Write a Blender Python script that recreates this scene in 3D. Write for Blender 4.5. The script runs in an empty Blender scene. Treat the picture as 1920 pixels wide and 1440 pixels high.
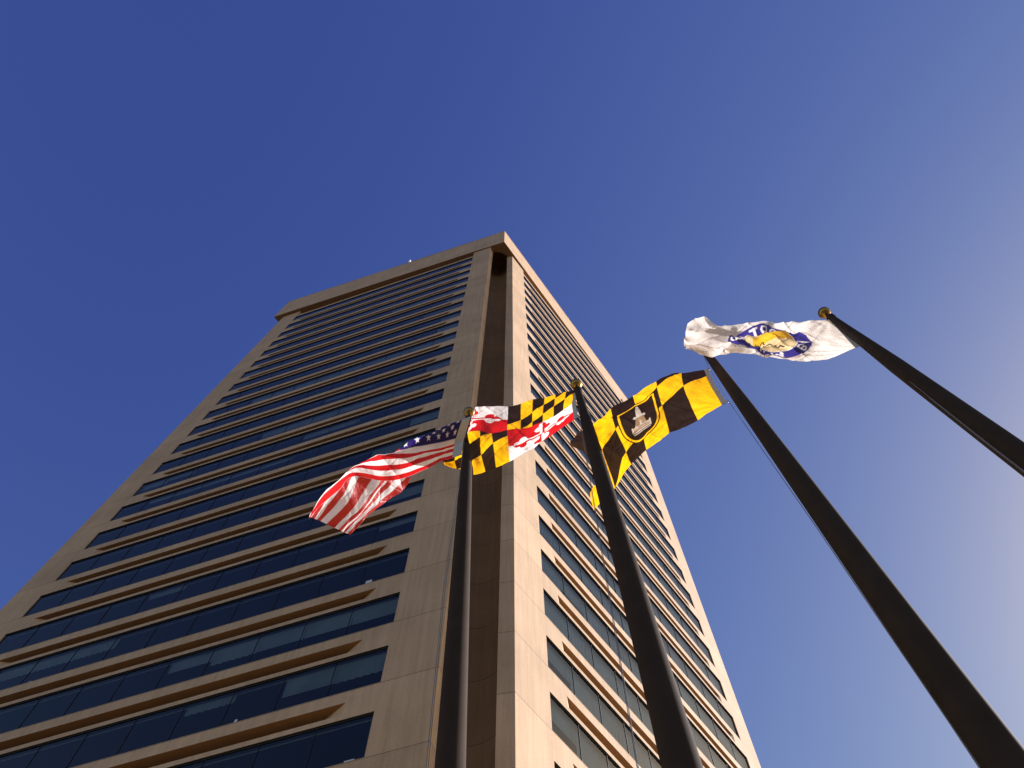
import bpy, math, random
import numpy as np
from mathutils import Vector, Matrix

random.seed(7)
rng = np.random.default_rng(7)
R = math.radians
C = bpy.context.scene
col = C.collection

# ------------------------------------------------------------------ camera, sky, sun, exposure
CAM_Z = 1.6
cam_d = bpy.data.cameras.new("camera")
cam = bpy.data.objects.new("camera", cam_d)
col.objects.link(cam)
cam_d.sensor_fit = 'HORIZONTAL'
cam_d.sensor_width = 36.0
cam_d.lens = 36.0 * 1506.7 / 1920.0
cam_d.clip_start = 0.1
cam_d.clip_end = 6000.0
ROT = Matrix(((1.0, 0.0, -0.0008548624701383965),
              (-0.00030193238952968236, -0.9355500630549942, -0.3531939811981916),
              (-0.0007997666378413248, 0.3531941102535494, -0.9355497212096898)))
cam.matrix_world = Matrix.Translation((0, 0, CAM_Z)) @ ROT.to_4x4()
C.camera = cam

SUN_EL = 31.0
SUN_AZ = math.degrees(math.atan2(0.92, 0.39))      # clockwise from +Y
world = bpy.data.worlds.new("World")
C.world = world
world.use_nodes = True
wn = world.node_tree
for n in list(wn.nodes): wn.nodes.remove(n)
sky = wn.nodes.new('ShaderNodeTexSky')
sky.sky_type = 'NISHITA'
sky.sun_disc = False
sky.sun_elevation = R(SUN_EL)
sky.sun_rotation = R(SUN_AZ)
sky.altitude = 0
sky.air_density = 1.0
sky.dust_density = 0.5
sky.ozone_density = 1.0
bg = wn.nodes.new('ShaderNodeBackground')
bg.inputs['Strength'].default_value = 0.056
wo = wn.nodes.new('ShaderNodeOutputWorld')
sep = wn.nodes.new('ShaderNodeSeparateColor')
comb = wn.nodes.new('ShaderNodeCombineColor')
wn.links.new(sky.outputs[0], sep.inputs[0])
for i, (gain, power) in enumerate(((0.80, 1.47), (0.725, 1.38), (1.84, 0.72))):   # deeper, bluer autumn sky
    pw = wn.nodes.new('ShaderNodeMath'); pw.operation = 'POWER'; pw.inputs[1].default_value = power
    ml = wn.nodes.new('ShaderNodeMath'); ml.operation = 'MULTIPLY'; ml.inputs[1].default_value = gain
    wn.links.new(sep.outputs[i], pw.inputs[0])
    wn.links.new(pw.outputs[0], ml.inputs[0])
    wn.links.new(ml.outputs[0], comb.inputs[i])
wn.links.new(comb.outputs[0], bg.inputs[0])
wn.links.new(bg.outputs[0], wo.inputs[0])

sun_d = bpy.data.lights.new("sun", 'SUN')
sun_d.energy = 5.0
sun_d.angle = R(0.5)
sun_d.color = (1.0, 0.95, 0.97)
sun = bpy.data.objects.new("sun", sun_d)
col.objects.link(sun)
sdir = Vector((math.sin(R(SUN_AZ)) * math.cos(R(SUN_EL)), math.cos(R(SUN_AZ)) * math.cos(R(SUN_EL)), math.sin(R(SUN_EL))))
sun.rotation_euler = sdir.to_track_quat('Z', 'Y').to_euler()
sun.location = (60, 20, 60)

C.view_settings.view_transform = 'Standard'
C.view_settings.look = 'None'
C.view_settings.exposure = 0.85
C.view_settings.gamma = 1.0
C.render.resolution_x, C.render.resolution_y = 1024, 768
C.cycles.max_bounces = 8
C.cycles.transparent_max_bounces = 16

# ------------------------------------------------------------------ helpers
def link(o, parent=None):
    col.objects.link(o)
    if parent is not None:
        o.parent = parent
    return o

def tag(o, label=None, cat=None, group=None, kind=None):
    if label: o['label'] = label
    if cat: o['category'] = cat
    if group: o['group'] = group
    if kind: o['kind'] = kind
    return o

def empty(name, loc):
    o = bpy.data.objects.new(name, None)
    o.empty_display_size = 0.5
    o.location = loc
    return link(o)

class MB:
    """collects quads / polygons and builds ONE mesh object"""
    def __init__(self):
        self.v, self.f, self.sm = [], [], []
    def poly(self, pts, smooth=False):
        i = len(self.v)
        self.v += [tuple(p) for p in pts]
        self.f.append(tuple(range(i, i + len(pts))))
        self.sm.append(smooth)
    def tube(self, path, radii, n=10, caps=True, smooth=True):
        path = [Vector(p) for p in path]
        if not isinstance(radii, (list, tuple)): radii = [radii] * len(path)
        rings = []
        for i, p in enumerate(path):
            a = path[max(i - 1, 0)]; b = path[min(i + 1, len(path) - 1)]
            t = (b - a).normalized()
            s = Vector((0, 0, 1)) if abs(t.z) < 0.9 else Vector((1, 0, 0))
            x = t.cross(s).normalized(); y = t.cross(x)
            base = len(self.v)
            for k in range(n):
                ang = 2 * math.pi * k / n
                self.v.append(tuple(p + (x * math.cos(ang) + y * math.sin(ang)) * radii[i]))
            rings.append(base)
        for r0, r1 in zip(rings, rings[1:]):
            for k in range(n):
                self.f.append((r0 + k, r0 + (k + 1) % n, r1 + (k + 1) % n, r1 + k)); self.sm.append(smooth)
        if caps:
            self.f.append(tuple(rings[0] + k for k in reversed(range(n)))); self.sm.append(False)
            self.f.append(tuple(rings[-1] + k for k in range(n))); self.sm.append(False)
    def lathe(self, base, axis, prof, n=24):
        axis = Vector(axis).normalized()
        s = Vector((1, 0, 0)) if abs(axis.x) < 0.9 else Vector((0, 1, 0))
        x = axis.cross(s).normalized(); y = axis.cross(x)
        rings = []
        for r, h in prof:
            b = len(self.v)
            for k in range(n):
                a = 2 * math.pi * k / n
                self.v.append(tuple(Vector(base) + axis * h + (x * math.cos(a) + y * math.sin(a)) * max(r, 1e-4)))
            rings.append(b)
        for r0, r1 in zip(rings, rings[1:]):
            for k in range(n):
                self.f.append((r0 + k, r0 + (k + 1) % n, r1 + (k + 1) % n, r1 + k)); self.sm.append(True)
    def build(self, name, mat, parent=None, origin=(0, 0, 0)):
        ox, oy, oz = origin
        me = bpy.data.meshes.new(name)
        me.from_pydata([(a - ox, b - oy, c - oz) for a, b, c in self.v], [], self.f)
        me.polygons.foreach_set('use_smooth', self.sm)
        me.materials.append(mat)
        me.update()
        o = bpy.data.objects.new(name, me)
        return link(o, parent)

# ------------------------------------------------------------------ materials
def newmat(name):
    m = bpy.data.materials.new(name); m.use_nodes = True
    nt = m.node_tree
    return m, nt, nt.nodes['Principled BSDF'], nt.nodes['Material Output']

def node(nt, kind, **kw):
    n = nt.nodes.new(kind)
    for k, v in kw.items(): setattr(n, k, v)
    return n

def math_node(nt, op, a, b=None):
    n = node(nt, 'ShaderNodeMath', operation=op)
    for i, x in enumerate((a, b)):
        if x is None: continue
        if isinstance(x, (int, float)): n.inputs[i].default_value = x
        else: nt.links.new(x, n.inputs[i])
    return n.outputs[0]

def plain(name, color, rough=0.6, metal=0.0, noise=0.0, nscale=8.0, bump=0.0):
    m, nt, p, out = newmat(name)
    p.inputs['Roughness'].default_value = rough
    p.inputs['Metallic'].default_value = metal
    tc = node(nt, 'ShaderNodeTexCoord')
    nz = node(nt, 'ShaderNodeTexNoise'); nz.inputs['Scale'].default_value = nscale; nz.inputs['Detail'].default_value = 4
    nt.links.new(tc.outputs['Object'], nz.inputs['Vector'])
    mx = node(nt, 'ShaderNodeMix', data_type='RGBA')
    mx.inputs[6].default_value = tuple(c * (1 - noise) for c in color) + (1,)
    mx.inputs[7].default_value = tuple(min(1, c * (1 + noise)) for c in color) + (1,)
    nt.links.new(nz.outputs[0], mx.inputs[0])
    nt.links.new(mx.outputs[2], p.inputs['Base Color'])
    if bump:
        b = node(nt, 'ShaderNodeBump'); b.inputs['Strength'].default_value = bump; b.inputs['Distance'].default_value = 0.02
        nt.links.new(nz.outputs[0], b.inputs['Height']); nt.links.new(b.outputs[0], p.inputs['Normal'])
    return m

FLOOR = 3.85
HEAD1 = 109.118 + CAM_Z          # head of the topmost window band
def zrow(r): return HEAD1 - (r - 1.0) * FLOOR

M_SPEC = 0.08
def concrete(name, color, joints=True, rough=0.85):
    m, nt, p, out = newmat(name)
    p.inputs['Roughness'].default_value = rough
    p.inputs['Specular IOR Level'].default_value = 0.25
    tc = node(nt, 'ShaderNodeTexCoord')
    # broad blotches
    n1 = node(nt, 'ShaderNodeTexNoise'); n1.inputs['Scale'].default_value = 0.35; n1.inputs['Detail'].default_value = 5
    nt.links.new(tc.outputs['Object'], n1.inputs['Vector'])
    # vertical rain streaks
    mp = node(nt, 'ShaderNodeMapping'); mp.inputs['Scale'].default_value = (2.2, 2.2, 0.10)
    nt.links.new(tc.outputs['Object'], mp.inputs['Vector'])
    n2 = node(nt, 'ShaderNodeTexNoise'); n2.inputs['Scale'].default_value = 2.0; n2.inputs['Detail'].default_value = 6; n2.inputs['Roughness'].default_value = 0.65
    nt.links.new(mp.outputs[0], n2.inputs['Vector'])
    # fine sand
    n3 = node(nt, 'ShaderNodeTexNoise'); n3.inputs['Scale'].default_value = 14.0; n3.inputs['Detail'].default_value = 4
    nt.links.new(tc.outputs['Object'], n3.inputs['Vector'])
    s = math_node(nt, 'ADD', math_node(nt, 'MULTIPLY', n1.outputs[0], 0.34), math_node(nt, 'MULTIPLY', n2.outputs[0], 0.46))
    s = math_node(nt, 'ADD', s, math_node(nt, 'MULTIPLY', n3.outputs[0], 0.20))
    cr = node(nt, 'ShaderNodeValToRGB')
    cr.color_ramp.elements[0].position = 0.32
    cr.color_ramp.elements[1].position = 0.68
    cr.color_ramp.elements[0].color = tuple(c * f for c, f in zip(color, (0.72, 0.71, 0.69))) + (1,)
    cr.color_ramp.elements[1].color = tuple(c * f for c, f in zip(color, (1.17, 1.17, 1.18))) + (1,)
    nt.links.new(s, cr.inputs[0])
    colr = cr.outputs[0]
    hgt = math_node(nt, 'MULTIPLY', n3.outputs[0], 0.3)
    if joints:
        sx = node(nt, 'ShaderNodeSeparateXYZ'); nt.links.new(tc.outputs['Object'], sx.inputs[0])
        q = math_node(nt, 'DIVIDE', math_node(nt, 'SUBTRACT', zrow(0.595) + FLOOR * 40, sx.outputs[2]), FLOOR)
        fr = math_node(nt, 'FRACT', q)
        fr = math_node(nt, 'ABSOLUTE', math_node(nt, 'SUBTRACT', fr, 0.5))       # .5 at the joint
        j = math_node(nt, 'GREATER_THAN', fr, 0.5 - 0.014 / FLOOR)
        mx = node(nt, 'ShaderNodeMix', data_type='RGBA')
        nt.links.new(j, mx.inputs[0]); nt.links.new(colr, mx.inputs[6])
        mx.inputs[7].default_value = tuple(c * 0.22 for c in color) + (1,)
        colr = mx.outputs[2]
        # each cast panel is a shade of its own
        wn_ = node(nt, 'ShaderNodeTexWhiteNoise', noise_dimensions='1D')
        nt.links.new(math_node(nt, 'FLOOR', q), wn_.inputs['W'])
        br = math_node(nt, 'ADD', 0.94, math_node(nt, 'MULTIPLY', wn_.outputs[0], 0.12))
        hs = node(nt, 'ShaderNodeHueSaturation'); nt.links.new(br, hs.inputs['Value']); nt.links.new(colr, hs.inputs['Color'])
        colr = hs.outputs[0]
    nt.links.new(colr, p.inputs['Base Color'])
    b = node(nt, 'ShaderNodeBump'); b.inputs['Strength'].default_value = 0.25; b.inputs['Distance'].default_value = 0.03
    nt.links.new(hgt, b.inputs['Height']); nt.links.new(b.outputs[0], p.inputs['Normal'])
    return m

CONC = (0.54, 0.385, 0.245)
M = {}
M['concrete'] = concrete('tan_concrete', CONC)
M['niche'] = concrete('shade_tinted_niche_concrete', tuple(c * f for c, f in zip(CONC, (0.72, 0.66, 0.56))))   # same concrete, darkened: shade of the hollow corner put into its colour
M['concrete_plain'] = concrete('tan_concrete_unjointed', CONC, joints=False)
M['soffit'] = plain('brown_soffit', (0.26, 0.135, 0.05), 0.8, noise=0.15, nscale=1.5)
M['frame'] = plain('dark_window_frame', (0.018, 0.017, 0.018), 0.5)
M['blind'] = plain('window_blind', (0.56, 0.60, 0.60), 0.8, noise=0.35, nscale=0.55)
M['interior'] = plain('office_interior', (0.05, 0.05, 0.055), 0.9, noise=0.3, nscale=0.6)
M['roofing'] = plain('roofing', (0.25, 0.24, 0.23), 0.95, noise=0.2)
M['paving'] = plain('warm_bounce_paving', (0.46, 0.31, 0.13), 0.9, noise=0.2, nscale=0.8)
M['asphalt'] = plain('asphalt', (0.045, 0.043, 0.04), 0.95, noise=0.25, nscale=0.8)
M['bronze'] = plain('bronze_pole', (0.046, 0.032, 0.023), 0.85, metal=0.0, noise=0.25, nscale=6.0, bump=0.05)
M['bronze'].node_tree.nodes['Principled BSDF'].inputs['Specular IOR Level'].default_value = M_SPEC
M['gold'] = plain('gilded_ball', (0.36, 0.22, 0.06), 0.36, metal=1.0, noise=0.15, nscale=20.0)
M['rope'] = plain('halyard_rope', (0.20, 0.21, 0.24), 0.8)
M['steel'] = plain('snap_hook_steel', (0.45, 0.45, 0.47), 0.35, metal=1.0)
M['canvas'] = plain('canvas_heading', (0.52, 0.50, 0.47), 0.85, noise=0.08, nscale=30)
M['white'] = plain('white_metal', (0.80, 0.80, 0.80), 0.5)
M['paper'] = plain('white_paper', (0.60, 0.61, 0.64), 0.8)

def glass(name):
    m, nt, p, out = newmat(name)
    nt.nodes.remove(p)
    tc = node(nt, 'ShaderNodeTexCoord')
    nz = node(nt, 'ShaderNodeTexNoise'); nz.inputs['Scale'].default_value = 0.7; nz.inputs['Detail'].default_value = 2
    nt.links.new(tc.outputs['Object'], nz.inputs['Vector'])
    bp = node(nt, 'ShaderNodeBump'); bp.inputs['Strength'].default_value = 0.08; bp.inputs['Distance'].default_value = 0.05
    nt.links.new(nz.outputs[0], bp.inputs['Height'])
    fr = node(nt, 'ShaderNodeFresnel'); fr.inputs['IOR'].default_value = 1.58
    gl = node(nt, 'ShaderNodeBsdfGlossy'); gl.inputs['Color'].default_value = (1.0, 0.95, 0.74, 1); gl.inputs['Roughness'].default_value = 0.03
    nt.links.new(bp.outputs[0], gl.inputs['Normal'])
    tr = node(nt, 'ShaderNodeBsdfTransparent'); tr.inputs['Color'].default_value = (0.44, 0.52, 0.56, 1)
    ms = node(nt, 'ShaderNodeMixShader')
    fac = math_node(nt, 'ADD', math_node(nt, 'MULTIPLY', fr.outputs[0], 0.90), 0.01)
    nt.links.new(fac, ms.inputs[0]); nt.links.new(tr.outputs[0], ms.inputs[1]); nt.links.new(gl.outputs[0], ms.inputs[2])
    nt.links.new(ms.outputs[0], out.inputs['Surface'])
    return m
M['glass'] = glass('tinted_glass')

def cloth(name):
    m, nt, p, out = newmat(name)
    at = node(nt, 'ShaderNodeAttribute', attribute_name='dye')
    tc = node(nt, 'ShaderNodeTexCoord')
    uv = node(nt, 'ShaderNodeUVMap'); uv.uv_map = 'UVMap'
    nz = node(nt, 'ShaderNodeTexNoise'); nz.inputs['Scale'].default_value = 9; nz.inputs['Detail'].default_value = 5
    nt.links.new(tc.outputs['Object'], nz.inputs['Vector'])
    bp = node(nt, 'ShaderNodeBump'); bp.inputs['Strength'].default_value = 0.45; bp.inputs['Distance'].default_value = 0.05
    nt.links.new(nz.outputs[0], bp.inputs['Height'])
    di = node(nt, 'ShaderNodeBsdfDiffuse'); tl = node(nt, 'ShaderNodeBsdfTranslucent')
    sh = node(nt, 'ShaderNodeBsdfGlossy'); sh.inputs['Roughness'].default_value = 0.45; sh.inputs['Color'].default_value = (1, 1, 1, 1)
    for s_ in (di, tl):
        nt.links.new(at.outputs['Color'], s_.inputs['Color'])
    for s_ in (di, tl, sh):
        nt.links.new(bp.outputs[0], s_.inputs['Normal'])
    m1 = node(nt, 'ShaderNodeMixShader'); m1.inputs[0].default_value = 0.55
    nt.links.new(di.outputs[0], m1.inputs[1]); nt.links.new(tl.outputs[0], m1.inputs[2])
    m2 = node(nt, 'ShaderNodeMixShader'); m2.inputs[0].default_value = 0.03
    nt.links.new(m1.outputs[0], m2.inputs[1]); nt.links.new(sh.outputs[0], m2.inputs[2])
    nt.links.new(m2.outputs[0], out.inputs['Surface'])
    nt.nodes.remove(p)
    return m
M['cloth'] = cloth('flag_nylon')

# ------------------------------------------------------------------ ground
g = MB(); g.poly([(-900, -900, 0), (900, -900, 0), (900, 900, 0), (-900, 900, 0)])
tag(g.build('ground', M['asphalt']), kind='structure')
g = MB()                                    # unseen plaza added to bounce warm light up the walls, one kerb step high
px0, px1, py0, py1, pz = -38, 24, 2, 70, 0.12
g.poly([(px0, py0, pz), (px1, py0, pz), (px1, py1, pz), (px0, py1, pz)])
for a, b in (((px0, py0), (px1, py0)), ((px1, py0), (px1, py1)), ((px1, py1), (px0, py1)), ((px0, py1), (px0, py0))):
    g.poly([(a[0], a[1], 0), (b[0], b[1], 0), (b[0], b[1], pz), (a[0], a[1], pz)])
tag(g.build('bounce_pavement', M['paving']), kind='structure')

# ------------------------------------------------------------------ the tower
A2 = np.array((-5.257, 22.631)); B2 = np.array((-30.344, 31.083))
C2 = np.array((1.687, 25.102));  D2 = np.array((16.609, 44.648))
uL = (B2 - A2) / np.linalg.norm(B2 - A2); nL = np.array((0.3193, 0.9477))
uR = (D2 - C2) / np.linalg.norm(D2 - C2); nR = np.array((-uR[1], uR[0]))
HS = 112.09 + CAM_Z               # underside of the roof parapet
HT = 120.5 + CAM_Z                # its top
BASE = (-1.064, 21.22, 0.0)
tower = empty('office_tower', BASE)
tag(tower, 'tall tan concrete office tower with rows of dark ribbon windows and a deep flat parapet', 'building')

class Face:
    def __init__(s, org, u, n, width, u0, u1):
        s.o, s.u, s.n, s.w, s.u0, s.u1 = org, u, n, width, u0, u1
    def P(s, u, d, z):
        q = s.o + s.u * u + s.n * d
        return (q[0], q[1], z)
FL = Face(A2, uL, nL, 26.473, -2.50, 29.22)
FR = Face(C2, uR, nR, 24.590, -2.53, 27.10)

NROWS = 25
G_BOT, S_TOP, S_BOT = 0.585, 0.757, 0.930     # window sill, slot top, slot bottom (fractions of a floor below the head)
REC = 0.06                                     # window reveal
SD, SPLAY, TIP = 0.80, 2.1, 1.38               # slot depth, splay of its ends, distance of its tip from the window end

def facade(F):
    w = MB(); P = F.P; W = F.w
    def rect(u0, u1, z0, z1, d=0.0):
        w.poly([P(u0, d, z0), P(u1, d, z0), P(u1, d, z1), P(u0, d, z1)])
    rect(F.u0, 0, 0, HS - 0.03); rect(W, F.u1, 0, HS - 0.03)
    for k in range(1, NROWS + 1):
        z_h, z_g, z_t, z_b, z_n = zrow(k), zrow(k + G_BOT), zrow(k + S_TOP), zrow(k + S_BOT), zrow(k + 1)
        # reveal of the window
        w.poly([P(0, 0, z_g), P(W, 0, z_g), P(W, REC, z_g), P(0, REC, z_g)])
        w.poly([P(0, 0, z_g), P(0, REC, z_g), P(0, REC, z_h), P(0, 0, z_h)])
        w.poly([P(W, 0, z_g), P(W, REC, z_g), P(W, REC, z_h), P(W, 0, z_h)])
        rect(0, W, z_t, z_g)                       # strip under the sill
        rect(0, TIP, z_b, z_t); rect(W - TIP, W, z_b, z_t)
        rect(0, W, z_n, z_b)                       # lip above the next window
        a0, a1, b0, b1 = TIP, W - TIP, TIP + SPLAY * SD, W - TIP - SPLAY * SD
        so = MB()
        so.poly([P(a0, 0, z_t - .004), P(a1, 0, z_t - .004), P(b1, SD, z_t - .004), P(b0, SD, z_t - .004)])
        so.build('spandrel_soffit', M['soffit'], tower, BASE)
        w.poly([P(a0, 0, z_b), P(a1, 0, z_b), P(b1, SD, z_b), P(b0, SD, z_b)])
        rect(b0, b1, z_b, z_t, SD)
        w.poly([P(a0, 0, z_b), P(b0, SD, z_b), P(b0, SD, z_t), P(a0, 0, z_t)])
        w.poly([P(a1, 0, z_b), P(b1, SD, z_b), P(b1, SD, z_t), P(a1, 0, z_t)])
    rect(0, W, 0, zrow(NROWS + 1))
    # open gallery under the parapet
    zl = zrow(0.80)
    rect(0, W, zrow(1), zl)
    w.poly([P(0, 0, zl), P(W, 0, zl), P(W, 1.3, zl), P(0, 1.3, zl)])
    rect(0, W, zl, HS - 0.03, 1.3)
    for e in (0, W):
        w.poly([P(e, 0, zl), P(e, 1.3, zl), P(e, 1.3, HS - 0.03), P(e, 0, HS - 0.03)])
    return w
for F in (FL, FR):
    facade(F).build('wall', M['concrete'], tower, BASE)

# corner niche: returns and a vertical cylinder cut into the corner
Q = np.array((-1.064, 21.22)); ax = np.array((-0.293, 0.956)); ax /= np.linalg.norm(ax)
lat = np.array((ax[1], -ax[0]))
CC = Q + ax * 3.15; RAD = 1.72
def cyl(a): return CC + RAD * (lat * math.sin(a) - ax * math.cos(a))       # a = 0 faces the street
a_in = math.atan2(1.04, 3.15 - 1.78)
pan = A2 + uL * FL.u0; cor = C2 + uR * FR.u0
n_ = MB()
def vwall(mb, p, q, z0, z1, smooth=False):
    mb.poly([(p[0], p[1], z0), (q[0], q[1], z0), (q[0], q[1], z1), (p[0], p[1], z1)], smooth)
vwall(n_, pan, cyl(-a_in), 0, HS - 0.03)
vwall(n_, cyl(a_in), cor, 0, HS - 0.03)
n_.build('corner_return', M['concrete'], tower, BASE)
n_ = MB()
NSEG = 40
arc = [cyl(a_in + (2 * math.pi - 2 * a_in) * i / NSEG) for i in range(NSEG + 1)]
i0 = len(n_.v)
for p in arc: n_.v += [(p[0], p[1], 0), (p[0], p[1], HS - 0.03)]
for i in range(NSEG):
    n_.f.append((i0 + 2 * i, i0 + 2 * i + 2, i0 + 2 * i + 3, i0 + 2 * i + 1)); n_.sm.append(True)
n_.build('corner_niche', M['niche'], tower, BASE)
hole = MB(); i0 = 0
NH = 48
for i in range(NH):
    p = cyl(2 * math.pi * i / NH); hole.v += [(p[0], p[1], HS), (p[0], p[1], HS + 6.0)]
for i in range(NH):
    j = (i + 1) % NH
    hole.f.append((2 * i, 2 * j, 2 * j + 1, 2 * i + 1)); hole.sm.append(True)
hole.f.append(tuple(2 * i + 1 for i in range(NH))); hole.sm.append(False)
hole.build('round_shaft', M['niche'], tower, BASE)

# remaining sides of the shaft (notched corners like the near one)
def off(p, *vs): return np.array(p) + sum(vs, np.zeros(2))
eL = A2 + uL * FL.u1; eR = C2 + uR * FR.u1
qL = Q + uL * 35.7; qR = Q + uR * 33.6; qB = qL + uR * 33.6
b_ = MB()
ring = [eL, eL + nL * 0.85, eL + nL * 2.0 + uL * 1.2, qL + uR * 2.0, qB - uR * 2.0, qB - uR * 2 - uL * 2, qB - uL * 2, qR + uL * 2.0, eR + nR * 2.0 + uR * 1.2, eR + nR * 0.85, eR]
for p, q in zip(ring, ring[1:]): vwall(b_, p, q, 0, HS - 0.03)
b_.build('rear_wall', M['concrete'], tower, BASE)

# parapet with soffit
F0 = np.array((-0.985, 21.06)); F1 = np.array((-34.30, 31.925)); F2 = np.array((19.35, 48.90)); F3 = F1 + F2 - F0
outer = [F0, F2, F3, F1]
cen = sum(outer) / 4
fa = MB()
for p, q in zip(outer, outer[1:] + outer[:1]): vwall(fa, p, q, HS, HT)
inner = [p + (cen - p) / np.linalg.norm(cen - p) * 0.9 for p in outer]
for i in range(4):
    j = (i + 1) % 4
    p, q, r, s = outer[i], outer[j], inner[j], inner[i]
    fa.poly([(p[0], p[1], HT), (q[0], q[1], HT), (r[0], r[1], HT), (s[0], s[1], HT)])
    vwall(fa, inner[i], inner[j], HT - 1.2, HT)
fa.build('parapet', M['concrete_plain'], tower, BASE)
# thin metal coping / drip edge lines
cp = MB()
for i in range(4):
    p, q = outer[i], outer[(i + 1) % 4]
    e = (q - p) / np.linalg.norm(q - p); nn = np.array((e[1], -e[0])) * 0.03
    vwall(cp, p + nn - e * .03, q + nn + e * .03, HT - 0.10, HT + 0.05)
    a, b = p + nn - e * .03, q + nn + e * .03
    cp.poly([(a[0], a[1], HT + .05), (b[0], b[1], HT + .05), (q[0], q[1], HT + .02), (p[0], p[1], HT + .02)])
    cp.poly([(a[0], a[1], HT - .1), (b[0], b[1], HT - .1), (q[0], q[1], HT - .1), (p[0], p[1], HT - .1)])
cp.build('coping', M['concrete_plain'], tower, BASE)
rf = MB(); rf.poly([(p[0], p[1], HT - 1.2) for p in inner]); rf.build('roof', M['roofing'], tower, BASE)

import bmesh
bm = bmesh.new()
def loop(pts):
    vs = [bm.verts.new((p[0] - BASE[0], p[1] - BASE[1], HS)) for p in pts]
    for i in range(len(vs)): bm.edges.new((vs[i], vs[(i + 1) % len(vs)]))
loop(outer); loop([cyl(2 * math.pi * i / NH) for i in range(NH)])
bmesh.ops.triangle_fill(bm, use_beauty=True, edges=bm.edges[:])
for f in [f for f in bm.faces if (Vector((f.calc_center_median().x + BASE[0], f.calc_center_median().y + BASE[1])) - Vector(CC)).length < RAD * 0.93]:
    bm.faces.remove(f)
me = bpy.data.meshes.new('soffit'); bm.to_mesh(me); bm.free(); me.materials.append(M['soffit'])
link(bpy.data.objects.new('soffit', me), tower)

# windows: one ribbon per floor and side, with its frame and blinds
PANE = 11
def window(F, k):
    P = F.P; W = F.w
    zh, zg = zrow(k), zrow(k + G_BOT)
    gl = MB(); d = REC
    fw = 0.055
    pts = [P(0.02, d + .03, zg + .02), P(W - .02, d + .03, zg + .02), P(W - .02, d + .03, zh - .02), P(0.02, d + .03, zh - .02)]
    gl.poly(pts[::-1] if F is FL else pts)                # face outwards
    wo_ = gl.build('window', M['glass'], tower, BASE)
    fr = MB()
    def bar(u0, u1, z0, z1, dd=0.0, dep=0.08):
        fr.poly([P(u0, d - dd, z0), P(u1, d - dd, z0), P(u1, d - dd, z1), P(u0, d - dd, z1)])
        fr.poly([P(u0, d - dd, z0), P(u1, d - dd, z0), P(u1, d + dep, z0), P(u0, d + dep, z0)])
        fr.poly([P(u0, d - dd, z1), P(u1, d - dd, z1), P(u1, d + dep, z1), P(u0, d + dep, z1)])
        fr.poly([P(u0, d - dd, z0), P(u0, d + dep, z0), P(u0, d + dep, z1), P(u0, d - dd, z1)])
        fr.poly([P(u1, d - dd, z0), P(u1, d + dep, z0), P(u1, d + dep, z1), P(u1, d - dd, z1)])
    fr.poly([P(0, 0.012, zh - .001), P(W, 0.012, zh - .001), P(W, d + .1, zh - .001), P(0, d + .1, zh - .001)])   # dark lining of the head
    bar(0.004, W - .004, zh - 0.06, zh - 0.004); bar(0.004, W - .004, zg + 0.004, zg + fw)
    bar(0.004, fw, zg + fw, zh - .06); bar(W - fw, W - .004, zg + fw, zh - .06)
    step = W / PANE
    for i in range(1, PANE):
        u = i * step
        bar(u - 0.005, u + 0.005, zg + fw, zh - .06, 0.0, 0.05)
    f_o = fr.build('window_frame', M['frame'], wo_, (0, 0, 0))
    for v in f_o.data.vertices: v.co -= Vector(BASE)
    # roller blinds and curtains behind the glass, hung from one rail
    bl = MB(); state = 0.5; dd = REC + 0.22; zr = zh - 0.14
    for i in range(PANE):
        u0, u1 = i * step, (i + 1) * step
        bl.poly([P(u0, dd, zr), P(u1, dd, zr), P(u1, dd, zh - .02), P(u0, dd, zh - .02)])
        if random.random() < 0.45: state = random.choice((0.0, 0.0, 0.0, 0.0, 0.0, 0.2, 0.35) if F is FL else (0.5, 0.8, 1.0, 1.0, 1.0, 1.0))
        if state <= 0: continue
        zb = zr - (zr - zg - .05) * state
        if random.random() < 0.35:                     # pleated curtain
            n = 14
            for q in range(n):
                ua, ub = u0 + (u1 - u0) * q / n, u0 + (u1 - u0) * (q + 1) / n
                da, db = dd + (0.05 if q % 2 else 0), dd + (0 if q % 2 else 0.05)
                bl.poly([P(ua, da, zb), P(ub, db, zb), P(ub, dd, zr), P(ua, dd, zr)])
        else:
            bl.poly([P(u0 + .02, dd, zb), P(u1 - .02, dd, zb), P(u1, dd, zr), P(u0, dd, zr)])
    b_o = bl.build('window_blind', M['blind'], wo_, BASE)
    bmw = bmesh.new(); bmw.from_mesh(b_o.data); bmesh.ops.remove_doubles(bmw, verts=bmw.verts, dist=0.002); bmw.to_mesh(b_o.data); bmw.free()
    return wo_
wins = {}
for nm, F in (('L', FL), ('R', FR)):
    for k in range(1, NROWS + 1):
        wins[nm, k] = window(F, k)
# white notices behind the glass of the shaded side
for k, u, w_, h_ in ((20, 1.80, 0.34, 0.26), (22, 6.45, 0.13, 0.16), (23, 0.45, 0.40, 0.06), (20, 20.99, 0.20, 0.07)):
    z0 = zrow(k + G_BOT) + 0.10
    t = MB(); t.poly([FL.P(u, REC + .022, z0), FL.P(u + w_, REC + .022, z0), FL.P(u + w_, REC + .022, z0 + h_), FL.P(u, REC + .022, z0 + h_)])
    t.build('paper_notice', M['paper'], wins['L', k], BASE)
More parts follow.
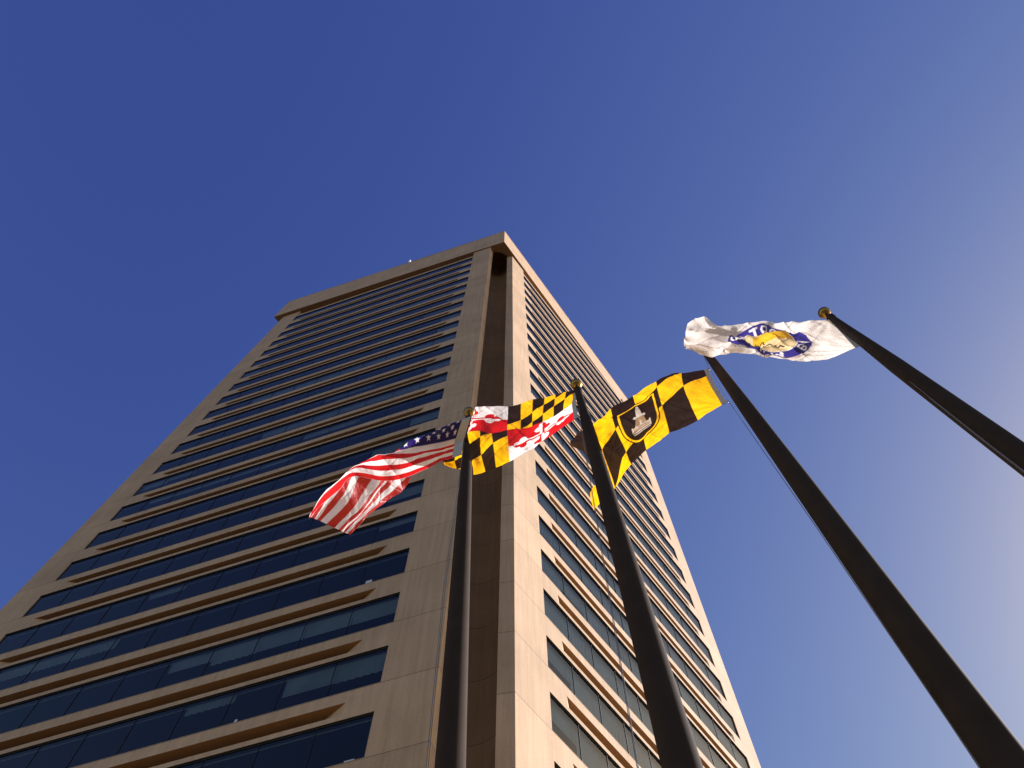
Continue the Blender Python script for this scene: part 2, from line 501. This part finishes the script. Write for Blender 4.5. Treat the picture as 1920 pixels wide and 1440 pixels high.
# dark rooms behind the glass
it = MB()
for F in (FL, FR):
    for k in range(1, NROWS + 2):
        z = zrow(k) + 0.02
        it.poly([F.P(0, REC + .1, z), F.P(F.w, REC + .1, z), F.P(F.w - 3, 7.0, z), F.P(3, 7.0, z)])
    for k in range(1, NROWS + 1):
        z = zrow(k + G_BOT) - 0.02
        it.poly([F.P(0, REC + .1, z), F.P(F.w, REC + .1, z), F.P(F.w - 3, 7.0, z), F.P(3, 7.0, z)])
    it.poly([F.P(3, 7.0, 8), F.P(F.w - 3, 7.0, 8), F.P(F.w - 3, 7.0, HS - 2), F.P(3, 7.0, HS - 2)])
    it.poly([F.P(0, REC + .1, 8), F.P(3, 7.0, 8), F.P(3, 7.0, HS - 2), F.P(0, REC + .1, HS - 2)])
    it.poly([F.P(F.w, REC + .1, 8), F.P(F.w - 3, 7.0, 8), F.P(F.w - 3, 7.0, HS - 2), F.P(F.w, REC + .1, HS - 2)])
it.build('office_interior', M['interior'], tower, BASE)

# small white fitting on the roof edge
rx, ry = -15.55, 25.88
lamp = empty('rooftop_antenna', (rx, ry, HT + 0.05))
tag(lamp, 'tiny white antenna standing on the shaded edge of the tower roof', 'antenna')
a = MB(); a.tube([(0, 0, 0), (0, 0, 0.9)], 0.05); a.build('mast', M['white'], lamp)
a = MB(); a.tube([(-0.02, -0.02, 0.75), (0.03, -0.08, 1.25)], [0.14, 0.16]); a.build('antenna_head', M['white'], lamp)

# ------------------------------------------------------------------ flagpoles
POLES = [((-0.26, 4.462, 0.0), (-0.594, 4.439, 12.0)), ((1.164, 3.935, 0.0), (0.919, 4.005, 12.0)),
         ((2.648, 3.402, 0.0), (2.623, 3.422, 12.0)), ((4.289, 2.94, 0.0), (4.273, 2.963, 12.0))]
POLE_LABEL = ['dark bronze flagpole carrying the striped flag in front of the corner niche',
              'dark bronze flagpole carrying the quartered flag in front of the sunlit tower side',
              'dark bronze flagpole against the sky, its top hidden behind the white flag',
              'dark bronze flagpole carrying the white flag, its gold ball clear against sky']
ROPE = {}
def flagpole(i):
    b, t = Vector(POLES[i][0]), Vector(POLES[i][1])
    ax_ = (t - b).normalized(); L = (t - b).length
    root = empty('flagpole', b)
    tag(root, POLE_LABEL[i], 'flagpole', 'row of four bronze flagpoles')
    k_ = (0.92, 1.0, 0.98, 1.10)[i]
    prof = [(0.150 * k_, 0), (0.148 * k_, 3.0), (0.133 * k_, 4.8), (0.117 * k_, 6.0), (0.101 * k_, 8.0), (0.082 * k_, 10.0), (0.060, 11.3), (0.047, L - 0.05), (0.040, L)]
    s = MB()
    s.lathe((0, 0, 0), ax_, prof, 40)
    s.build('shaft', M['bronze'], root)
    c = MB(); c.lathe((0, 0, 0), ax_, [(0.30, 0.0), (0.30, 0.05), (0.24, 0.09), (0.19, 0.16), (0.155, 0.2)], 32); c.build('base_collar', M['bronze'], root)
    k = MB(); k.lathe((0, 0, 0), ax_, [(0.0, L - 0.12), (0.050, L - 0.12), (0.056, L - 0.09), (0.056, L - 0.02), (0.042, L + 0.02), (0.020, L + 0.05), (0.020, L + 0.14)], 24)
    k.build('truck', M['bronze'], root)
    bl = MB(); r = 0.083
    bl.lathe((0, 0, 0), ax_, [(r * math.sin(math.pi * q / 16), L + 0.12 + r - r * math.cos(math.pi * q / 16)) for q in range(17)], 28)
    bl.build('finial_ball', M['gold'], root)
    cl = MB(); side = Vector((-1, 0, 0))
    cl.tube([ax_ * 1.1 + side * 0.15, ax_ * 1.1 + side * 0.19], 0.02); cl.tube([ax_ * 1.0 + side * 0.19, ax_ * 1.2 + side * 0.19], 0.014)
    cl.build('cleat', M['steel'], root)
    return root, b, ax_, L
roots = [flagpole(i) for i in range(4)]

# ------------------------------------------------------------------ flags
FLAG_CLOTH = {
    'us': ([0, 0.15, 0.3, 0.42, 0.55, 0.7, 0.85, 1], [0, 0.2, 0.4, 0.465, 0.54, 0.77, 0.9, 1], [
        [(-0.717, 4.476, 11.607), (-0.672, 4.288, 11.412), (-0.636, 4.134, 11.180), (-0.668, 4.217, 11.128), (-0.705, 4.326, 11.069), (-0.718, 4.377, 10.886), (-0.725, 4.403, 10.783), (-0.727, 4.424, 10.704)],
        [(-1.004, 4.621, 11.679), (-0.948, 4.402, 11.440), (-0.902, 4.215, 11.126), (-0.905, 4.258, 11.059), (-0.903, 4.353, 11.003), (-0.891, 4.410, 10.831), (-0.884, 4.442, 10.734), (-0.879, 4.461, 10.659)],
        [(-1.291, 4.830, 11.676), (-1.243, 4.557, 11.402), (-1.212, 4.368, 11.126), (-1.203, 4.299, 11.008), (-1.199, 4.386, 10.937), (-1.184, 4.480, 10.758), (-1.176, 4.539, 10.666), (-1.173, 4.594, 10.614)],
        [(-1.438, 5.291, 11.685), (-1.477, 4.994, 11.510), (-1.481, 4.718, 11.245), (-1.471, 4.496, 11.042), (-1.460, 4.421, 10.885), (-1.426, 4.509, 10.696), (-1.413, 4.596, 10.618), (-1.405, 4.665, 10.578)],
        [(-1.538, 5.390, 11.604), (-1.632, 5.063, 11.438), (-1.661, 4.826, 11.225), (-1.668, 4.655, 11.052), (-1.669, 4.474, 10.855), (-1.638, 4.503, 10.639), (-1.634, 4.597, 10.575), (-1.632, 4.663, 10.539)],
        [(-1.708, 5.450, 11.467), (-1.747, 5.208, 11.326), (-1.809, 5.082, 11.210), (-1.880, 4.997, 11.155), (-1.990, 4.849, 11.068), (-2.005, 4.586, 10.716), (-1.962, 4.518, 10.508), (-1.947, 4.555, 10.450)],
        [(-1.920, 5.508, 11.158), (-1.969, 5.391, 11.068), (-2.010, 5.283, 10.977), (-2.050, 5.221, 10.951), (-2.120, 5.119, 10.911), (-2.260, 4.874, 10.702), (-2.257, 4.730, 10.503), (-2.129, 4.723, 10.380)],
        [(-2.155, 5.649, 10.897), (-2.226, 5.579, 10.849), (-2.266, 5.497, 10.767), (-2.309, 5.464, 10.752), (-2.404, 5.397, 10.732), (-2.518, 5.251, 10.618), (-2.543, 5.171, 10.520), (-2.524, 5.119, 10.404)],
    ]),
    'md': ([0, 0.25, 0.5, 0.583, 0.667, 0.75, 0.85, 1], [0, 0.25, 0.5, 0.75, 1], [
        [(0.905, 4.009, 12.010), (0.858, 4.014, 11.761), (0.818, 4.015, 11.511), (0.814, 4.026, 11.261), (0.810, 4.032, 11.012)],
        [(0.459, 4.095, 11.913), (0.432, 4.171, 11.648), (0.420, 4.253, 11.411), (0.399, 4.310, 11.201), (0.380, 4.359, 11.009)],
        [(-0.043, 4.171, 11.807), (-0.048, 4.241, 11.536), (-0.054, 4.305, 11.274), (-0.039, 4.439, 11.050), (-0.018, 4.561, 10.862)],
        [(-0.225, 4.161, 11.774), (-0.248, 4.241, 11.498), (-0.257, 4.330, 11.232), (-0.225, 4.436, 11.012), (-0.195, 4.615, 10.819)],
        [(-0.405, 4.163, 11.732), (-0.425, 4.232, 11.460), (-0.412, 4.286, 11.199), (-0.390, 4.494, 10.974), (-0.331, 4.659, 10.785)],
        [(-0.474, 4.189, 11.728), (-0.524, 4.232, 11.460), (-0.568, 4.295, 11.184), (-0.519, 4.477, 10.954), (-0.480, 4.696, 10.769)],
        [(-0.453, 4.273, 11.816), (-0.495, 4.322, 11.561), (-0.589, 4.445, 11.262), (-0.637, 4.631, 11.162), (-0.600, 4.736, 10.953)],
        [(-0.395, 4.304, 11.833), (-0.454, 4.372, 11.604), (-0.533, 4.548, 11.383), (-0.882, 4.669, 11.225), (-0.874, 4.687, 11.024)],
    ]),
    'bal': ([0, 0.1667, 0.3333, 0.5, 0.6667, 0.8333, 1], [0, 0.25, 0.5, 0.62, 0.75, 0.87, 1], [
        [(2.507, 3.506, 11.409), (2.494, 3.525, 11.128), (2.485, 3.538, 10.847), (2.481, 3.537, 10.712), (2.479, 3.537, 10.565), (2.476, 3.536, 10.430), (2.469, 3.531, 10.284)],
        [(2.193, 3.529, 11.344), (2.150, 3.542, 11.053), (2.149, 3.614, 10.780), (2.158, 3.635, 10.649), (2.164, 3.664, 10.507), (2.168, 3.681, 10.376), (2.174, 3.699, 10.234)],
        [(1.862, 3.626, 11.298), (1.832, 3.625, 10.996), (1.840, 3.712, 10.695), (1.846, 3.751, 10.559), (1.857, 3.813, 10.449), (1.863, 3.859, 10.340), (1.865, 3.895, 10.211)],
        [(1.564, 3.800, 11.251), (1.568, 3.823, 10.930), (1.563, 3.838, 10.610), (1.565, 3.880, 10.469), (1.576, 3.964, 10.363), (1.581, 4.014, 10.267), (1.592, 4.071, 10.187)],
        [(1.294, 3.967, 11.149), (1.265, 3.946, 10.828), (1.260, 3.941, 10.526), (1.303, 4.020, 10.407), (1.346, 4.095, 10.332), (1.385, 4.174, 10.266), (1.422, 4.247, 10.155)],
        [(1.045, 4.113, 11.038), (1.050, 4.087, 10.735), (1.064, 4.085, 10.468), (1.085, 4.126, 10.398), (1.129, 4.240, 10.327), (1.182, 4.387, 10.265), (1.232, 4.539, 10.122)],
        [(0.975, 4.222, 11.091), (0.811, 4.224, 10.905), (0.763, 4.234, 10.627), (0.916, 4.272, 10.470), (1.045, 4.506, 10.321), (0.952, 4.643, 10.209), (0.985, 4.815, 10.070)],
    ]),
    'wh': ([0, 0.2, 0.35, 0.5, 0.65, 0.8, 0.9, 1], [0, 0.1, 0.2, 0.32, 0.5, 0.65, 0.8, 0.93, 1], [
        [(4.236, 2.971, 11.900), (4.235, 2.980, 11.795), (4.233, 2.988, 11.690), (4.230, 2.998, 11.564), (4.223, 3.010, 11.375), (4.211, 3.014, 11.218), (4.197, 3.018, 11.060), (4.184, 3.019, 10.923), (4.176, 3.019, 10.850)],
        [(3.860, 2.993, 11.872), (3.834, 3.017, 11.744), (3.801, 3.033, 11.598), (3.791, 3.039, 11.423), (3.796, 3.065, 11.224), (3.761, 3.110, 11.126), (3.722, 3.151, 11.019), (3.720, 3.181, 10.914), (3.720, 3.198, 10.861)],
        [(3.607, 3.001, 11.861), (3.585, 3.065, 11.754), (3.574, 3.092, 11.656), (3.521, 3.002, 11.411), (3.462, 3.042, 11.127), (3.441, 3.079, 10.998), (3.431, 3.127, 10.914), (3.424, 3.166, 10.858), (3.424, 3.174, 10.834)],
        [(3.341, 2.987, 11.815), (3.314, 3.049, 11.701), (3.296, 3.139, 11.624), (3.190, 3.000, 11.310), (3.121, 3.016, 11.048), (3.099, 3.031, 10.924), (3.088, 3.043, 10.845), (3.077, 3.076, 10.794), (3.087, 3.126, 10.808)],
        [(3.035, 2.966, 11.723), (3.016, 3.025, 11.621), (3.007, 3.112, 11.538), (2.935, 3.025, 11.281), (2.887, 3.029, 11.042), (2.875, 3.018, 10.886), (2.875, 3.025, 10.812), (2.880, 3.038, 10.765), (2.900, 3.073, 10.764)],
        [(2.722, 2.978, 11.630), (2.692, 2.980, 11.504), (2.663, 2.984, 11.387), (2.636, 2.995, 11.243), (2.602, 3.019, 11.055), (2.593, 3.019, 10.968), (2.558, 2.989, 10.788), (2.508, 2.955, 10.599), (2.493, 3.025, 10.592)],
        [(2.457, 2.906, 11.600), (2.411, 2.942, 11.494), (2.362, 2.971, 11.369), (2.355, 2.900, 11.172), (2.281, 2.988, 10.959), (2.368, 3.025, 10.940), (2.407, 3.043, 10.865), (2.352, 3.040, 10.687), (2.302, 3.043, 10.580)],
        [(2.280, 2.926, 11.606), (2.239, 2.936, 11.455), (2.203, 2.950, 11.324), (2.171, 2.974, 11.203), (2.112, 2.993, 10.975), (2.106, 3.003, 10.885), (2.100, 3.012, 10.794), (2.059, 2.999, 10.628), (2.082, 3.001, 10.550)],
    ]),
}

def hermite(xs, vs, q):
    """smooth interpolation of control points vs (n, ...) at parameters xs"""
    xs = np.asarray(xs, float); n = len(xs)
    sl = (vs[1:] - vs[:-1]) / (xs[1:] - xs[:-1]).reshape((-1,) + (1,) * (vs.ndim - 1))
    m = np.empty_like(vs); m[0], m[-1] = sl[0], sl[-1]
    for i in range(1, n - 1):
        h0, h1 = xs[i] - xs[i - 1], xs[i + 1] - xs[i]
        m[i] = (sl[i - 1] * h1 + sl[i] * h0) / (h0 + h1)
    k = np.clip(np.searchsorted(xs, q, side='right') - 1, 0, n - 2)
    h = (xs[k + 1] - xs[k]); t = (q - xs[k]) / h
    sh = (-1,) + (1,) * (vs.ndim - 1)
    t, h = t.reshape(sh), h.reshape(sh)
    return ((2 * t**3 - 3 * t**2 + 1) * vs[k] + (t**3 - 2 * t**2 + t) * h * m[k]
            + (-2 * t**3 + 3 * t**2) * vs[k + 1] + (t**3 - t**2) * h * m[k + 1])

RED = (0.60, 0.010, 0.012); WHITE = (0.90, 0.86, 0.84); NAVY = (0.020, 0.010, 0.120)
GOLD = (0.95, 0.50, 0.004); BLACK = (0.022, 0.010, 0.005)
BLUE = (0.050, 0.040, 0.26); CREAM = (0.85, 0.66, 0.36); YELLOW = (0.90, 0.52, 0.03)
TAN = (0.30, 0.19, 0.10)

def mix(c, mask, colr):
    c[mask] = colr

def star(dx, dy, r):
    ang = np.arctan2(dx, -dy); rad = np.hypot(dx, dy)
    a = np.abs((ang + math.pi / 5) % (2 * math.pi / 5) - math.pi / 5)
    rin = 0.382 * r
    x, y = rad * np.cos(a), rad * np.sin(a)
    x1, y1 = r, 0.0; x2, y2 = rin * math.cos(math.pi / 5), rin * math.sin(math.pi / 5)
    return ((x2 - x1) * (y - y1) - (y2 - y1) * (x - x1)) > 0

def dye_stripes(s, t):
    c = np.empty(s.shape + (3,)); c[:] = WHITE
    mix(c, (np.floor(t * 13) % 2 == 0), RED)
    can = (t < 7 / 13) & (s < 0.40)
    mix(c, can, NAVY)
    ch, cw, asp = 7 / 13, 0.40, 1.9
    st = np.zeros(s.shape, bool)
    for r in range(9):
        for q in range(6 if r % 2 == 0 else 5):
            cs = cw * (q * 2 + (1 if r % 2 == 0 else 2)) / 12; ct = ch * (r + 1) / 10
            st |= star((s - cs) * asp, t - ct, 0.032)
    mix(c, can & st, WHITE)
    return c

def paly(a, b, half=0.19):
    v = np.floor(np.clip(a, 0, .9999) * 6) % 2 == 0
    bend = np.abs(b - a) < half
    return v ^ bend                                        # True = gold

def bottony(a, b, asp=1.5):
    x, y = (a - .5) * asp, b - .5
    X, Y = 0.56, 0.38
    m = ((np.abs(y) < 0.055) & (np.abs(x) < X)) | ((np.abs(x) < 0.055) & (np.abs(y) < Y))
    for sx in (-1, 1):
        for (p, q) in ((X, 0), (X - .12, .10), (X - .12, -.10)):
            m |= np.hypot(x - sx * p, y - q) < 0.085
        for (p, q) in ((0, Y), (.10, Y - .12), (-.10, Y - .12)):
            m |= np.hypot(x - p, y - sx * q) < 0.085
    return m

def dye_quartered(s, t):
    c = np.empty(s.shape + (3,))
    hs, ht = s < .5, t < .5
    a, b = (s % .5) * 2, (t % .5) * 2
    a = np.where(s >= 1, 1, a); b = np.where(t >= 1, 1, b)
    cal = hs == ht
    g = paly(a, b)
    c[:] = BLACK
    mix(c, cal & g, GOLD)
    w = (a < .5) == (b < .5)
    w = w ^ bottony(a, b)
    mix(c, ~cal & w, WHITE); mix(c, ~cal & ~w, RED)
    return c

def seg(x, y, x0, y0, x1, y1):
    L2 = (x1 - x0) ** 2 + (y1 - y0) ** 2
    k = np.clip(((x - x0) * (x1 - x0) + (y - y0) * (y1 - y0)) / max(L2, 1e-9), 0, 1)
    return np.hypot(x - x0 - k * (x1 - x0), y - y0 - k * (y1 - y0))

def dye_shield(s, t):
    c = np.empty(s.shape + (3,)); c[:] = BLACK
    mix(c, paly(s, t, 0.17), GOLD)
    x, y = (s - .5) * 1.6 / .84, (t - .5) / .84
    def shield(g):
        w, top = 0.235 + g, -0.29 - g
        return (y > top) & np.where(y < 0.07, np.abs(x) < w, (np.abs(x) / w) ** 2.3 + ((np.maximum(y, 0.07) - 0.07) / (0.26 + g)) ** 2.3 < 1)
    mix(c, shield(.035), BLACK); mix(c, shield(.018), GOLD); mix(c, shield(-.006), BLACK)
    # the monument: column, figure, balls, pedestal, steps
    mon = ((np.abs(x) < 0.022 + 0.02 * np.clip((y + .2) / .2, 0, 1)) & (y > -.20) & (y < -.02))
    mon |= np.hypot(x, y + .225) < 0.020
    mon |= (np.abs(x) < .014) & (y > -.265) & (y < -.20)
    mon |= (np.abs(np.abs(x) - .065) < .0001)
    mon |= np.hypot(np.abs(x) - .062, y + .012) < 0.020
    mon |= (np.abs(y + .015) < .012) & (np.abs(x) < .05)
    mix(c, mon, (0.52, 0.45, 0.39))
    ped = (y > 0) & (y < .13) & (np.abs(x) < .052 + .06 * y / .13 * .45)
    mix(c, ped, TAN)
    mix(c, (np.abs(x) < .013) & (y > .05) & (y < .13), (0.6, 0.5, 0.4))
    st = (y >= .13) & (y < .21) & (np.abs(x) < .125)
    mix(c, st, TAN)
    rail = (st & ((np.abs(y - .14) < .007) | (np.abs(y - .168) < .005) | (np.abs(y - .203) < .008))) | ((np.abs(np.abs(x) - .125) < .008) & (y > .115) & (y < .215)) | ((np.abs(y - .228) < .006) & (np.abs(x) < .12))
    mix(c, rail, (0.52, 0.44, 0.37))
    return c

GLYPH = {'B': [[(0, 0), (0, 1), (.6, 1), (.8, .78), (.6, .53), (0, .53)], [(.6, .53), (.85, .27), (.6, 0), (0, 0)]],
         'A': [[(0, 0), (.42, 1), (.85, 0)], [(.18, .36), (.66, .36)]], 'L': [[(0, 1), (0, 0), (.75, 0)]],
         'T': [[(0, 1), (.85, 1)], [(.42, 1), (.42, 0)], [(.25, 0), (.6, 0)]], 'R': [[(0, 0), (0, 1), (.6, 1), (.8, .75), (.6, .5), (0, .5)], [(.4, .5), (.85, 0)]],
         'C': [[(.85, .8), (.6, 1), (.25, 1), (0, .7), (0, .3), (.25, 0), (.6, 0), (.85, .2)]], 'E': [[(.8, 1), (0, 1), (0, 0), (.8, 0)], [(0, .52), (.6, .52)]],
         'O': [[(.25, 0), (0, .3), (0, .7), (.25, 1), (.6, 1), (.85, .7), (.85, .3), (.6, 0), (.25, 0)]], 'N': [[(0, 0), (0, 1), (.8, 0), (.8, 1)]],
         'M': [[(0, 0), (.08, 1), (.45, .25), (.8, 1), (.9, 0)]]}

def dye_seal(s, t):
    c = np.empty(s.shape + (3,)); c[:] = (0.82, 0.75, 0.69)
    # in the flag's own face the hoist is on the left; this side shows the print from behind
    x, y = (s - .49) * 1.62, .5 - t
    r = np.hypot(x, y); ro, ri = 0.455, 0.285
    mix(c, r < ro, BLUE)
    mix(c, r < ri + .012, WHITE); mix(c, r < ri, CREAM)
    mix(c, (r < ri) & (y > -.02 - .35 * x) & (x < .16) & (x + y < .27), YELLOW)
    scr = np.full(s.shape, 9.0)
    for p in ([(.02, -.05), (.04, .02), (.07, -.05), (.1, -.09), (.13, -.05), (.1, -.02), (.07, -.05)], [(-.06, -.09), (-.03, -.06), (0, -.1)], [(-.16, -.12), (-.13, -.09), (-.11, -.13), (-.08, -.1)], [(.12, 0.02), (.15, -.04)]):
        for q0, q1 in zip(p, p[1:]): scr = np.minimum(scr, seg(x, y, *q0, *q1))
    mix(c, (scr < .0075) & (r < ri), (0.05, 0.035, 0.02))
    hgt, rr = 0.105, ri + .032
    lt = np.zeros(s.shape, bool)
    # (glyph, clock angle in degrees from the top, clockwise seen from the face)
    for ch, deg in (('B', -112), ('A', -90), ('O', 14 - 28), ('R', 6), ('T', 22), ('C', 42), ('E', 60), ('R', 76), ('M', 196), ('N', 168)):
        th = math.radians(deg)
        rad_, tan_ = (math.sin(th), math.cos(th)), (math.cos(th), -math.sin(th))
        px, py = x * tan_[0] + y * tan_[1], x * rad_[0] + y * rad_[1] - rr
        d_ = np.full(s.shape, 9.0)
        for st in GLYPH[ch]:
            for q0, q1 in zip(st, st[1:]):
                d_ = np.minimum(d_, seg(px, py, (q0[0] - .42) * hgt * .8, q0[1] * hgt, (q1[0] - .42) * hgt * .8, q1[1] * hgt))
        lt |= d_ < 0.0105
    mix(c, lt & (r > ri) & (r < ro), WHITE)
    return c

FLAG = {
    'us': ('striped_flag', dye_stripes, 'red and white striped flag with starred blue canton, folded over in the wind', 0, 0.007),
    'md': ('quartered_flag', dye_quartered, 'quartered flag of black and yellow diagonal checks and red and white crosses', 1, 0.008),
    'bal': ('checked_flag', dye_shield, 'black and yellow checked flag with a shield showing a white monument', 2, 0.009),
    'wh': ('white_flag', dye_seal, 'white flag with a blue ring seal and yellow centre, high against the sky', 3, 0.015),
}
NS, NT = 340, 220
def build_flag(key):
    name, dye, label, pole, crumple = FLAG[key]
    cols, rows, pts = FLAG_CLOTH[key]
    G = np.array(pts, float)
    s = np.linspace(0, 1, NS); t = np.linspace(0, 1, NT)
    H1_ = hermite(cols, G, s)                                   # (NS, rows, 3)
    H2 = hermite(rows, np.swapaxes(H1_, 0, 1), t)               # (NT, NS, 3)
    Pn = np.swapaxes(H2, 0, 1)                                  # (NS, NT, 3)
    ds = np.gradient(Pn, axis=0); dt = np.gradient(Pn, axis=1)
    nn = np.cross(ds, dt); nn /= np.maximum(np.linalg.norm(nn, axis=2, keepdims=True), 1e-9)
    S, T = np.meshgrid(s, t, indexing='ij')
    ph = pole * 1.7
    env = np.clip(S * 3, 0, 1)
    wav = (np.sin(S * 17 + T * 5 + ph) * 1.6 + np.sin(S * 31 - T * 9 + ph * 2.1) + 0.8 * np.sin(S * 12 + T * 23 + ph * 3.3)
           + 0.5 * np.sin(S * 57 + T * 17 + ph) * np.sin(T * 13 + S * 5))
    for ca, cb, cp, cw in ((23, 9, .3, 1.5), (-14, 27, 1.1, 1.2), (38, -21, 2.2, .9)):      # sharp creases
        wav += cw * (1 - np.abs(np.sin(S * ca * .5 + T * cb * .5 + cp + ph))) ** 5
    # short tension creases that fan out from the two hoist corners
    for ct in (0.0, 1.0):
        dd = np.hypot(S * 1.7, T - ct); an = np.arctan2(T - ct, S * 1.7)
        wav += 1.6 * np.sin(an * 16 + ph) * np.exp(-((dd - .25) / .2) ** 2)
    Pn = Pn + nn * (wav * env * crumple)[..., None]
    org = Pn[0, 0].copy()
    V = (Pn - org).reshape(-1, 3)
    idx = np.arange(NS * NT).reshape(NS, NT)
    q = np.stack([idx[:-1, :-1], idx[1:, :-1], idx[1:, 1:], idx[:-1, 1:]], -1).reshape(-1, 4)
    me = bpy.data.meshes.new(name)
    me.from_pydata(V.tolist(), [], q.tolist())
    me.polygons.foreach_set('use_smooth', np.ones(len(q), bool))
    uv = me.uv_layers.new(name='UVMap')
    li = np.empty(len(me.loops), int); me.loops.foreach_get('vertex_index', li)
    st = np.stack([S.ravel(), 1 - T.ravel()], 1)
    uv.data.foreach_set('uv', st[li].ravel())
    # fabric colours, supersampled so that seams stay clean
    acc = np.zeros((NS, NT, 3))
    for oi in (-.33, 0, .33):
        for oj in (-.33, 0, .33):
            acc += dye(np.clip(S + oi / NS, 0, 1), np.clip(T + oj / NT, 0, 1))
    acc /= 9
    at = me.color_attributes.new(name='dye', type='FLOAT_COLOR', domain='POINT')
    at.data.foreach_set('color', np.concatenate([acc.reshape(-1, 3), np.ones((NS * NT, 1))], 1).ravel())
    me.materials.append(M['cloth'])
    o = link(bpy.data.objects.new(name, me))
    o.location = org
    tag(o, label, 'flag')
    # canvas heading at the hoist and two snap hooks
    hoist = Pn[0]; dirs = Pn[0] - Pn[14]; dirs /= np.linalg.norm(dirs, axis=1, keepdims=True)
    hw = 0.11 if key == 'us' else 0.045
    hd = MB()
    side = nn[0] * 0.003
    for i in range(0, NT - 1, 6):
        j = min(i + 6, NT - 1)
        p0, p1 = hoist[i] - dirs[i] * .012, hoist[j] - dirs[j] * .012
        r1, r0 = hoist[j] + dirs[j] * hw, hoist[i] + dirs[i] * hw
        for sg in (1, -1):
            hd.poly([p0 + side[i] * sg, p1 + side[j] * sg, r1 + side[j] * sg, r0 + side[i] * sg], True)
    hd.build('heading', M['canvas'], o, tuple(org))
    rb, rax, rL = Vector(roots[pole][1]), roots[pole][2], roots[pole][3]
    rope_pts = [rb + rax * (rL - 0.10) + Vector((-.05, 0, 0))]
    for e in (0, NT - 1):
        p = Vector(hoist[e] + dirs[e] * (hw + .01))
        h_ = MB(); h_.tube([p + Vector((0, 0, .03)), p, p + Vector((0, 0, -.03))], [0.006, 0.012, 0.006], 8)
        h_.build('snap_hook', M['steel'], o, tuple(org))
        rope_pts.append(p + Vector(dirs[e]) * 0.02)
    ROPE[pole] = rope_pts
    return o
for key in ('us', 'md', 'bal', 'wh'):
    build_flag(key)

# halyards: two lines from the truck past the flag's hooks down to the cleat
for i, (root, b, ax_, L) in enumerate(roots):
    pts = ROPE[i]
    cleat = b + ax_ * 1.1 + Vector((-0.19, 0, 0))
    if i == 2:   # the line of the third pole meets the shaft half-way down
        down = [b + ax_ * 7.4 + Vector((-0.118, 0.03, 0)), b + ax_ * 3.0 + Vector((-0.16, 0, 0)), cleat]
    elif i == 1:
        down = [b + ax_ * 5.45 + Vector((-0.26, 0.04, 0)), b + ax_ * 3.0 + Vector((-0.22, 0, 0)), cleat]
    else:
        down = [b + ax_ * 7.9 + Vector((-0.14, 0, 0)), b + ax_ * 4.0 + Vector((-0.165, 0, 0)), cleat]
    for k, offs in enumerate((Vector((0, 0, 0)), Vector((-0.012, -0.018, 0)))):
        h = MB()
        h.tube([p + offs - b for p in pts + down], 0.0032, 6)
        h.build('halyard', M['rope'], root)
